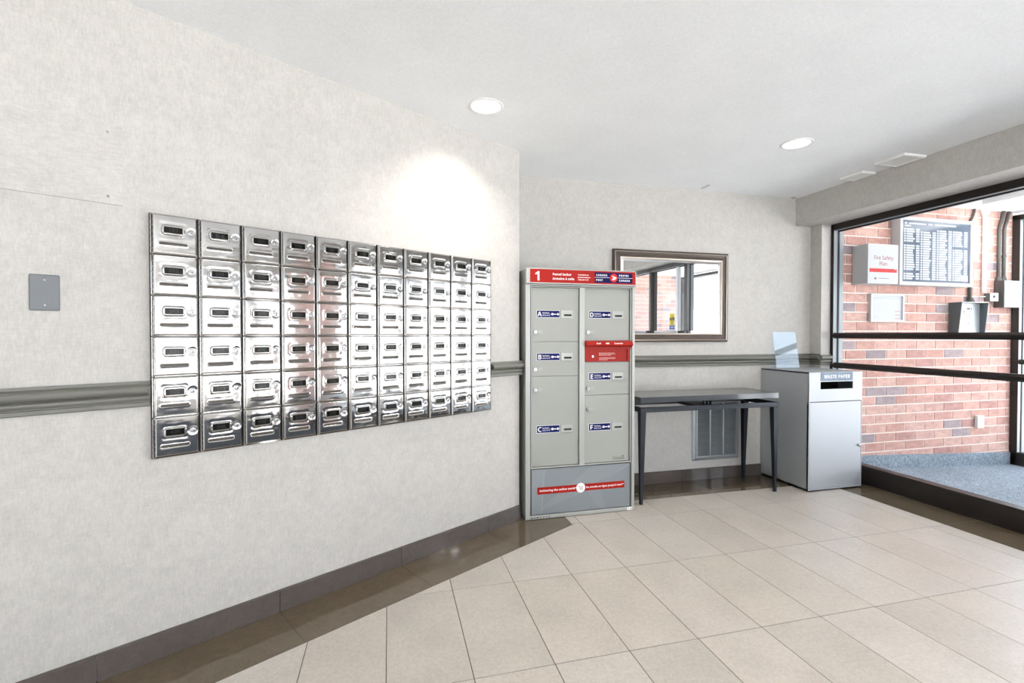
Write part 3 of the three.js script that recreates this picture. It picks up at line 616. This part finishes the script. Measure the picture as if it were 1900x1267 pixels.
  part('rating_tag', face(1.606, 1.643, 0.0045, 0.0245, -3.0318), print(printed(128, 72, (c, w, h) => { c.fillStyle = '#f3f3f3'; c.fillRect(0, 0, w, h); write(c, 'I  m', 22, 56, 56, '#3c4248'); })), t);
}

// ---------------------------------------------------------------- wall mirror
{
  const t = thing('mirror', 'rectangular wall mirror in a dark brown wooden frame', 'mirror', [2.266, 1.5445, -3.535]); t.rotation.x = 0.0028;
  const x0 = -0.534, x1 = 0.534, y0 = -0.3735, y1 = 0.3735;
  frameRails(x0, x1, y0, y1, [[0, 0], [0, 0.022], [0.004, 0.027], [0.012, 0.030], [0.017, 0.027], [0.020, 0.0215], [0.034, 0.0195], [0.054, 0.0225], [0.060, 0.0255]]).forEach((g) => mesh('frame_rail', g, M.wood, t));
  mesh('outer_bead', frameRails(x0 + 0.013, x1 - 0.013, y0 + 0.013, y1 - 0.013, [[0, 0.028], [0.002, 0.0305], [0.005, 0.029], [0.007, 0.024]]), M.silverBead, t);
  mesh('inner_bead', frameRails(x0 + 0.060, x1 - 0.060, y0 + 0.060, y1 - 0.060, [[0, 0.0255], [0.003, 0.027], [0.008, 0.026], [0.012, 0.018], [0.012, 0.010]]), M.silverBead, t);
  mesh('bevel', frameRails(x0 + 0.071, x1 - 0.071, y0 + 0.071, y1 - 0.071, [[0, 0.0125], [0.022, 0.0150]]), M.mirror, t);
  mesh('glass', face(x0 + 0.092, x1 - 0.092, y0 + 0.092, y1 - 0.092, 0.0150), M.mirror, t);
  mesh('backing', box(x0 + 0.01, x1 - 0.01, y0 + 0.01, y1 - 0.01, 0.0005, 0.009), M.wood, t);
}
// ---------------------------------------------------------------- console table
{
  const t = thing('console_table', 'slim dark metal console table with tapered legs beside the parcel locker', 'table', [2.352, 0, -3.295]);
  const X0 = 1.752, X1 = 2.951, ZB = -3.478, ZF = -3.112;
  part('tabletop', rbox(X0, X1, 0.737, 0.778, ZB, ZF, 0.0015, 1), M.ironTop, t);
  part('apron', [rbox(X0, X1, 0.668, 0.704, ZF - 0.018, ZF, 0.0015, 1), rbox(X0, X1, 0.668, 0.704, ZB, ZB + 0.018, 0.0015, 1), rbox(X0, X0 + 0.018, 0.668, 0.704, ZB + 0.018, ZF - 0.018, 0.0015, 1), rbox(X1 - 0.018, X1, 0.668, 0.704, ZB + 0.018, ZF - 0.018, 0.0015, 1)], M.iron, t);
  for (const x of [2.315, 2.345, 2.375]) for (const z of [ZF - 0.05, ZB + 0.03]) part('spacer', rbox(x, x + 0.006, 0.69, 0.738, z - 0.02, z, 0.001, 1), M.iron, t);
  part('cross_bar', rbox(2.29, 2.41, 0.668, 0.692, ZB + 0.018, ZF - 0.018, 0.001, 1), M.iron, t);
  for (const sx of [0, 1]) for (const sz of [0, 1]) {
    const g = new THREE.CylinderGeometry(0.0440 / Math.SQRT2, 0.0195 / Math.SQRT2, 0.664, 4, 1).rotateY(Math.PI / 4).toNonIndexed(); g.computeVertexNormals();
    const p = g.attributes.position, dx = sx ? -1 : 1, dz = sz ? 1 : -1;
    for (let i = 0; i < p.count; i++) { const top = p.getY(i) > 0, half = top ? 0.022 : 0.00975; p.setX(i, p.getX(i) + (sx ? -half : half)); p.setZ(i, p.getZ(i) + (sz ? -half : half)); if (sx && !top) p.setX(i, p.getX(i) - 0.012); }
    g.computeVertexNormals();
    part('leg', [g.translate(sx ? X1 - 0.002 : X0 + 0.002, 0.336, sz ? ZF : ZB), rbox((sx ? X1 - 0.036 : X0 + 0.002), (sx ? X1 - 0.014 : X0 + 0.024), 0, 0.006, sz ? ZF - 0.021 : ZB + 0.0, sz ? ZF + 0.0 : ZB + 0.021, 0.002, 1)], M.iron, t);
  }
}
// ---------------------------------------------------------------- return air grille under the table
{
  const t = thing('air_grille', 'grey louvred return air grille low on the wall under the table', 'vent', [2.701, 0.43, -3.535]);
  const x0 = -0.228, x1 = 0.228, y0 = -0.265, y1 = 0.265;
  mesh('frame', frameRails(x0, x1, y0, y1, [[0, 0], [0, 0.006], [0.022, 0.016], [0.026, 0.022], [0.040, 0.022], [0.042, 0.006]]), M.grille, t);
  mesh('backing', box(x0 + 0.02, x1 - 0.02, y0 + 0.02, y1 - 0.02, 0.0005, 0.002), M.black, t);
  const cw = (x1 - x0 - 0.084 - 0.032) / 3;
  for (let c = 0; c < 3; c++) {
    const a = x0 + 0.042 + c * (cw + 0.016), l = [];
    for (let y = y0 + 0.046; y < y1 - 0.042; y += 0.0118) l.push(box(a, a + cw, -0.0010, 0.0010, -0.0058, 0.0058).rotateX(0.62).translate(0, y, 0.013));
    tag(mesh('louver_slats', l, M.grille, t), null, null, null, 'stuff');
    if (c) mesh('divider', rbox(a - 0.0155, a - 0.0005, y0 + 0.041, y1 - 0.041, 0.003, 0.0205, 0.002, 1), M.grille, t);
  }
}
// ---------------------------------------------------------------- waste paper bin with an acrylic stand on it
{
  const t = thing('waste_paper_bin', 'grey metal waste paper bin with slot and hinged door in the corner', 'bin', [3.43, 0, -3.28]);
  const X0 = 3.158, X1 = 3.682, Y1 = 0.938, ZF = -3.032, ZB = -3.528;
  part('plinth', box(X0 + 0.02, X1 - 0.02, 0, 0.02, ZB, ZF - 0.02), M.black, t);  // recessed base, coloured black as the shadow gap under the bin
  part('cabinet', [rbox(X0, X0 + 0.012, 0.012, Y1, ZB, ZF - 0.004, 0.002, 1), rbox(X1 - 0.012, X1, 0.012, Y1, ZB, ZF - 0.004, 0.002, 1), rbox(X0, X1, Y1 - 0.012, Y1, ZB, ZF - 0.001, 0.002, 1), rbox(X0, X1, 0.012, 0.024, ZB, ZF - 0.001, 0.002, 1), box(X0 + 0.01, X1 - 0.01, 0.02, Y1 - 0.01, ZB, ZB + 0.01), rbox(X0, X0 + 0.0085, 0.012, 0.70, ZF - 0.02, ZF, 0.002, 1), rbox(X1 - 0.0085, X1, 0.012, 0.70, ZF - 0.02, ZF, 0.002, 1)], M.bin, t);
  const fs = poly([[X0, 0.706], [X1, 0.706], [X1, Y1 - 0.001], [X0, Y1 - 0.001]]);
  fs.holes.push(rrect(0.318, 0.056, 0.004, 3.428, 0.832, THREE.Path));
  part('front_panel', boxUV(extrude(fs, 0.012, 0.0015, 1)).translate(0, 0, ZF - 0.012), M.bin, t);
  part('liner', box(X0 + 0.02, X1 - 0.02, 0.45, 0.92, ZF - 0.22, ZF - 0.20), M.black, t);  // black sheet behind the slot, standing in for the dark interior
  const d = part('door', rbox(X0 + 0.010, X1 - 0.010, 0.026, 0.7015, ZF - 0.016, ZF - 0.001, 0.002, 2), M.bin, t);
  part('knob', [new THREE.SphereGeometry(0.0115, 20, 12).scale(1, 1, 0.7).translate(X1 - 0.034, 0.347, ZF + 0.010), cyl(0.005, 0.005, 0.012, 16).rotateX(Math.PI / 2).translate(X1 - 0.034, 0.347, ZF + 0.003)], M.steelDull, d);
  const s = part('sign_plate', rbox(3.268, 3.583, 0.868, 0.9345, ZF + 0.0002, ZF + 0.0022, 0.0008, 1), std({ color: 0x46586a, roughness: 0.06, metalness: 0.2 }), t);
  part('lettering', face(3.270, 3.581, 0.870, 0.9325, ZF + 0.0024), print(printed(640, 128, (c, w, h) => { c.fillStyle = '#46586a'; c.fillRect(0, 0, w, h); 'WASTE PAPER'.split('').reduce((x, ch) => { write(c, ch, x, 92, 76, '#fafcff', 'normal'); return x + c.measureText(ch).width + 5; }, 62); }), { roughness: 0.06, metalness: 0.1 }), s);
  const a = thing('acrylic_stand', 'clear acrylic sign holder standing empty on the waste paper bin', 'sign holder', [3.39, 0.9382, -3.47]);
  const lean = -0.16;
  mesh('front_sheet', rbox(-0.122, 0.122, 0.002, 0.322, -0.0015, 0.0010, 0.001, 1).rotateX(lean), M.acrylic, a);
  mesh('back_sheet', rbox(-0.122, 0.122, 0.002, 0.322, -0.0075, -0.0050, 0.001, 1).rotateX(lean), M.acrylic, a);
  mesh('foot', rbox(-0.122, 0.122, 0.0002, 0.0030, -0.045, 0.004, 0.001, 1), M.acrylic, a);
  for (const x of [-0.105, 0.105]) mesh('peg', cyl(0.004, 0.004, 0.012, 14).rotateX(Math.PI / 2).translate(x, 0.308, -0.003).rotateX(lean), M.acrylic, a);
}
{
  const t = thing('unseen_floor_mat', 'unseen dark blue grey mat on the floor inside the door', 'mat', [2.2, 0.0003, 1.45]);  // out of view, placed to darken reflections in the lower mailboxes
  mesh('pile', rbox(-1.22, 1.22, 0, 0.009, -1.98, 1.98, 0.003, 1), std({ map: carpetMap, color: 0x4a5564, bumpMap: carpetMap, bumpScale: 0.002, roughness: 1 }), t);
  mesh('edge', [rbox(-1.27, -1.21, 0, 0.007, -2.03, 2.03, 0.002, 1), rbox(1.21, 1.27, 0, 0.007, -2.03, 2.03, 0.002, 1), rbox(-1.21, 1.21, 0, 0.007, -2.03, -1.97, 0.002, 1), rbox(-1.21, 1.21, 0, 0.007, 1.97, 2.03, 0.002, 1)], M.black, t);
}
// ---------------------------------------------------------------- small things on the ceiling
const ceilingGrille = (label, x0, x1, z0, z1) => {
  const t = thing('ceiling_vent', label, 'vent', [(x0 + x1) / 2, CEIL, (z0 + z1) / 2]);
  const a = (x1 - x0) / 2, b = (z1 - z0) / 2;
  mesh('frame', merge(frameRails(-a, a, -b, b, [[0, 0], [0, 0.010], [0.006, 0.016], [0.020, 0.016], [0.024, 0.010]])).rotateX(Math.PI / 2), M.white, t);
  mesh('panel', rbox(-a + 0.022, a - 0.022, -0.013, -0.001, -b + 0.022, b - 0.022, 0.003, 1), M.white, t);
};
ceilingGrille('larger white square ceiling vent beside the soffit, nearer the camera', 3.315, 3.510, -2.66, -2.455);
ceilingGrille('smaller white ceiling vent beside the soffit, nearer the mirror corner', 3.375, 3.508, -2.98, -2.80);
{
  const t = thing('ceiling_clip', 'thin metal strip clip on the ceiling above the mirror', 'clip', [2.505, CEIL, -3.42]);
  mesh('strip', rbox(-0.009, 0.009, -0.006, -0.0002, -0.05, 0.05, 0.002, 1), M.alu, t);
  const h = thing('ceiling_hook', 'tiny metal hook on the ceiling in the corner by the soffit', 'hook', [3.46, CEIL, -3.50]);
  mesh('plate', rbox(-0.02, 0.02, -0.004, -0.0002, -0.012, 0.012, 0.001, 1), M.steelDull, h);
  mesh('hook', new THREE.TorusGeometry(0.010, 0.002, 8, 20, Math.PI * 1.4).translate(0, -0.012, 0), M.steelDull, h);
}
// ---------------------------------------------------------------- things on the vestibule brick wall
{
  // building directory
  const t = thing('directory_board', 'large white framed directory board with rows of name strips on the brick wall', 'notice board', [4.885, 1.988, VZ]);
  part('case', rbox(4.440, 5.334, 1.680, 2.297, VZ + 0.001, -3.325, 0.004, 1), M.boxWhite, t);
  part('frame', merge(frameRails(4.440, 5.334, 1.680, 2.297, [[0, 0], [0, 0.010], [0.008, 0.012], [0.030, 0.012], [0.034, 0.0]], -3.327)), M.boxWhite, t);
  const board = printed(1024, 704, (c, w, h) => {
    c.fillStyle = '#56606d'; c.fillRect(0, 0, w, h); c.fillStyle = '#c4c9cd';  // board grey lightened to take in the glare
    c.fillRect(40, 22, 30, 20); c.fillRect(100, 26, 250, 16); c.fillRect(390, 26, 60, 16); c.fillRect(480, 26, 330, 16); c.fillRect(40, 56, 90, 14);
    for (let k = 0; k < 4; k++) for (let r = 0; r < 22; r++) {
      if (hash(k, r, 300) < 0.06) continue;
      const x = 30 + k * 244, y = 92 + r * 27;
      c.fillStyle = '#c4c9cd'; c.fillRect(x, y, 26, 19); c.fillRect(x + 36, y, 90 + hash(k, r, 301) * 34, 19); c.fillRect(x + 176, y, 52, 19);
      c.fillStyle = '#6b737c'; for (let q = 0; q < 6; q++) c.fillRect(x + 42 + q * 14, y + 8, 9, 4); for (let q = 0; q < 3; q++) c.fillRect(x + 182 + q * 15, y + 8, 9, 4);
    }
    c.fillStyle = '#e9c3bd'; c.fillRect(900, 610, 104, 70);
  });
  part('name_board', face(4.472, 5.302, 1.712, 2.265, -3.3245), print(board, { roughness: 0.08 }), t);
  // fire safety plan box
  const f = thing('fire_plan_box', 'white metal box reading Fire Safety Plan on the brick wall', 'box', [4.165, 1.845, VZ]);
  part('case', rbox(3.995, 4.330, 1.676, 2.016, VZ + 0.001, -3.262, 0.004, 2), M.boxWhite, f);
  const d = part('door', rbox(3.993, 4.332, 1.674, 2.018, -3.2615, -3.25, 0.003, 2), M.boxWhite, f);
  part('lettering', face(4.000, 4.326, 1.682, 2.010, -3.2494), print(printed(640, 640, (c, w, h) => {
    c.fillStyle = '#b2b4b6'; c.fillRect(0, 0, w, h);
    write(c, 'Fire Safety', 330, 250, 92, '#7c1210', 'normal', 'center'); write(c, 'Plan', 320, 350, 92, '#7c1210', 'normal', 'center');
    c.fillStyle = '#b8302f'; c.fillRect(20, 400, 600, 62);
    c.fillStyle = '#8a1a22'; c.beginPath(); c.moveTo(150, 540); c.lineTo(168, 572); c.lineTo(190, 580); c.lineTo(108, 580); c.lineTo(134, 570); c.fill();
    c.fillStyle = '#4a4448'; for (let q = 0; q < 9; q++) c.fillRect(216 + q * 27, 560, 19, 9);
  })), d);
  part('latch', cyl(0.008, 0.008, 0.006, 20).rotateX(Math.PI / 2).translate(4.290, 1.806, -3.247), M.alu, d);
  // framed notice
  const n = thing('framed_notice', 'small silver framed notice sheet on the brick wall below the fire box', 'picture', [4.384, 1.473, VZ]);
  part('backing', box(4.192, 4.576, 1.350, 1.597, VZ + 0.001, -3.388), M.alu, n);
  frameRails(4.187, 4.581, 1.346, 1.601, [[0, 0], [0, 0.024], [0.004, 0.027], [0.018, 0.025], [0.021, 0.012]], VZ).forEach((g) => part('frame_rail', g, M.alu, n));
  part('sheet', face(4.205, 4.563, 1.364, 1.583, -3.3874), print(printed(512, 320, (c, w, h) => {
    c.fillStyle = '#b4b7ba'; c.fillRect(0, 0, w, h); c.fillStyle = '#a0a2aa'; c.fillRect(40, 26, 430, 9);
    for (let r = 0; r < 9; r++) for (let q = 0; q < 12; q++) if (hash(r, q, 400) > 0.35) { c.fillStyle = '#b4b8be'; c.fillRect(40 + q * 30, 60 + r * 24, 24, 6); }
    c.fillStyle = '#b0453f'; for (const y of [200, 250, 296]) c.fillRect(400, y, 70, 6); c.fillStyle = '#9aa0a8'; c.fillRect(38, 270, 80, 5); c.fillRect(38, 296, 80, 5);
  })), n);
  // intercom
  const i = thing('intercom', 'grey steel entry intercom with keypad between side hoods on bricks', 'intercom', [5.332, 1.37, VZ]);
  const wing = poly([[-3.399, 1.205], [-3.399, 1.535], [-3.288, 1.535], [-3.318, 1.205]].map(([z, y]) => [-z, y]));
  for (const x of [5.160, 5.500]) part('hood', new THREE.ExtrudeGeometry(wing, { depth: 0.005, bevelEnabled: false }).rotateY(Math.PI / 2).translate(x, 0, 0), std({ color: 0x566064, metalness: 0.5, roughness: 0.35 }), i);
  part('top', rbox(5.160, 5.505, 1.532, 1.537, VZ + 0.001, -3.288, 0.001, 1), M.alu, i);
  part('case', rbox(5.166, 5.499, 1.207, 1.531, VZ + 0.001, -3.356, 0.002, 1), M.alu, i);
  part('face_plate', face(5.17, 5.495, 1.21, 1.529, -3.3554), print(printed(512, 512, (c, w, h) => {
    c.fillStyle = '#a9aeb0'; c.fillRect(0, 0, w, h); c.fillStyle = '#33393e'; c.fillRect(250, 70, 66, 26); c.fillRect(336, 68, 16, 30);
    c.beginPath(); c.arc(190, 130, 14, 0, 7); c.fill();
    for (let r = 0; r < 4; r++) for (let q = 0; q < 3; q++) { c.beginPath(); c.arc(260 + q * 34, 122 + r * 36, 8, 0, 7); c.fill(); }
    c.fillRect(276, 286, 16, 26);
  }), { roughness: 0.3, metalness: 0.3 }), i);
  // buzzer panel
  const b = thing('buzzer_panel', 'dark box with two columns of white buzzer buttons by the entrance door', 'buzzer panel', [5.864, 1.627, VZ]);
  part('case', rbox(5.754, 5.975, 1.495, 1.757, VZ + 0.001, -3.318, 0.003, 1), std({ color: 0x55534f, roughness: 0.4, metalness: 0.4 }), b);
  part('face_plate', rbox(5.757, 5.972, 1.498, 1.754, -3.3185, -3.315, 0.001, 1), M.grille, b);
  for (let c = 0; c < 2; c++) for (let r = 0; r < 8; r++) part('button', rbox(5.772 + c * 0.104, 5.860 + c * 0.104, 1.730 - r * 0.029 - 0.018, 1.730 - r * 0.029, -3.316, -3.311, 0.002, 1), M.white, b);
  // key switch box
  const k = thing('key_switch', 'small square grey key switch box next to the buzzer panel', 'switch', [5.673, 1.592, VZ]);
  part('box', rbox(5.620, 5.728, 1.556, 1.632, VZ + 0.001, -3.352, 0.003, 1), std({ color: 0x5b5f61, roughness: 0.4, metalness: 0.4 }), k);
  part('cover', rbox(5.618, 5.730, 1.553, 1.635, -3.352, -3.345, 0.003, 2), M.alu, k);
  part('key_cylinder', cyl(0.012, 0.012, 0.006, 20).rotateX(Math.PI / 2).translate(5.668, 1.598, -3.343), M.black, k);
  // outlet box
  const o = thing('outlet_box', 'small white surface outlet box low on the brick wall', 'outlet', [5.556, 0.385, VZ]);
  part('box', rbox(5.517, 5.594, 0.328, 0.445, VZ + 0.001, -3.372, 0.004, 2), M.white, o);
  part('cover', rbox(5.514, 5.597, 0.325, 0.448, -3.372, -3.366, 0.003, 2), M.white, o);
  // pipes and cables
  const w = thing('white_conduit', 'white painted conduit running down the bricks to the intercom', 'pipe', [5.59, 2.0, VZ]);
  part('pipe', rod([5.588, 1.64, VZ + 0.02], [5.588, 2.43, VZ + 0.02], 0.018, 14), M.pipeWhite, w);
  part('flange', [cyl(0.05, 0.02, 0.06, 20).translate(5.59, 2.41, VZ + 0.02), rod([5.55, 1.60, VZ + 0.012], [5.62, 1.60, VZ + 0.012], 0.006, 8)], M.pipeWhite, w);
  const pair = [['dark conduit bending to the ceiling, left one above the buzzer panel', 5.775], ['dark conduit bending to the ceiling, right one above the buzzer panel', 5.845]];
  for (const [label, x] of pair) {
    const c = thing('dark_conduit', label, 'pipe', [x, 2.1, VZ], 0, 'pair of dark conduits');
    part('pipe', pipe([[x, 1.78, VZ + 0.025], [x, 2.0, VZ + 0.025], [x, 2.26, VZ + 0.025], [x + 0.02, 2.32, VZ + 0.025], [x + 0.062, 2.435, VZ + 0.025]], 0.0155, 40), M.pipeDark, c);
    part('connector', [cyl(0.016, 0.028, 0.04, 16).translate(x, 1.778, VZ + 0.026), cyl(0.019, 0.019, 0.02, 16).translate(x, 2.0, VZ + 0.025)], M.pipeDark, c);
  }
  const cb = thing('cable', 'short dark cable curving from the ceiling to the directory board', 'cable', [5.42, 2.37, VZ]);
  part('sheath', pipe([[5.385, 2.292, VZ + 0.012], [5.425, 2.345, VZ + 0.014], [5.452, 2.40, VZ + 0.014], [5.460, 2.438, VZ + 0.014]], 0.011, 24), M.pipeDark, cb);
  const st = thing('conduit_stub', 'short dark conduit stub joining directory board and intercom', 'pipe', [5.40, 1.6, VZ]);
  part('pipe', rod([5.400, 1.57, VZ + 0.022], [5.400, 1.69, VZ + 0.022], 0.017, 14), M.pipeDark, st);
  part('connector', cyl(0.018, 0.036, 0.05, 16).translate(5.405, 1.562, VZ + 0.026), M.pipeDark, st);
  // surface light fittings on the vestibule ceiling; their light is added
  const fitting = (label, x, z, power) => {
    const l = thing('ceiling_fitting', label, 'lamp', [x, CEIL, z], 0, 'vestibule ceiling lights');
    mesh('case', rbox(-0.32, 0.32, -0.05, -0.0005, -0.28, 0.28, 0.006, 2), M.white, l);
    mesh('diffuser', rbox(-0.29, 0.29, -0.068, -0.049, -0.25, 0.25, 0.004, 1), std({ color: 0xffffff, emissive: 0xf4faff, emissiveIntensity: 4 }), l);
    const area = new THREE.RectAreaLight(0xf7fbff, power, 0.56, 0.48); area.position.set(0, -0.07, 0); area.lookAt(x, 0, z); l.add(area);
  };
  fitting('white surface light fitting on the vestibule ceiling by the bricks', 5.45, -2.85, 5);  // real fitting; its glow is added to light the vestibule
  fitting('added white surface light fitting on the vestibule ceiling farther from the bricks, out of view', 5.05, -0.75, 30);  // added fitting, fill light for the bricks and far wall
  // warning sticker on the inner door glass, seen in the mirror
  const y = thing('door_sticker', 'yellow and blue notice sticker on the door glass seen in the mirror', 'sticker', [3.833, 1.40, -1.09], -Math.PI / 2);
  mesh('sheet', rbox(-0.06, 0.06, -0.11, 0.11, -0.001, 0.0002, 0.0005, 1), M.white, y);
  mesh('print', face(-0.06, 0.06, -0.11, 0.11, 0.0006), print(printed(128, 256, (c) => { c.fillStyle = '#e3d23c'; c.fillRect(0, 0, 128, 190); c.fillStyle = '#222'; c.fillRect(0, 66, 128, 44); c.fillStyle = '#2a57a8'; c.fillRect(0, 190, 128, 66); c.fillStyle = '#444'; for (const q of [40, 128, 146, 164]) c.fillRect(34, q, 60, 8); c.fillStyle = '#e3d23c'; for (let q = 0; q < 5; q++) c.fillRect(18 + q * 19, 80, 12, 16); c.fillStyle = '#cfd9ea'; c.fillRect(24, 206, 80, 9); c.fillRect(24, 226, 80, 9); })), y);
}
renderer.render(scene, camera);
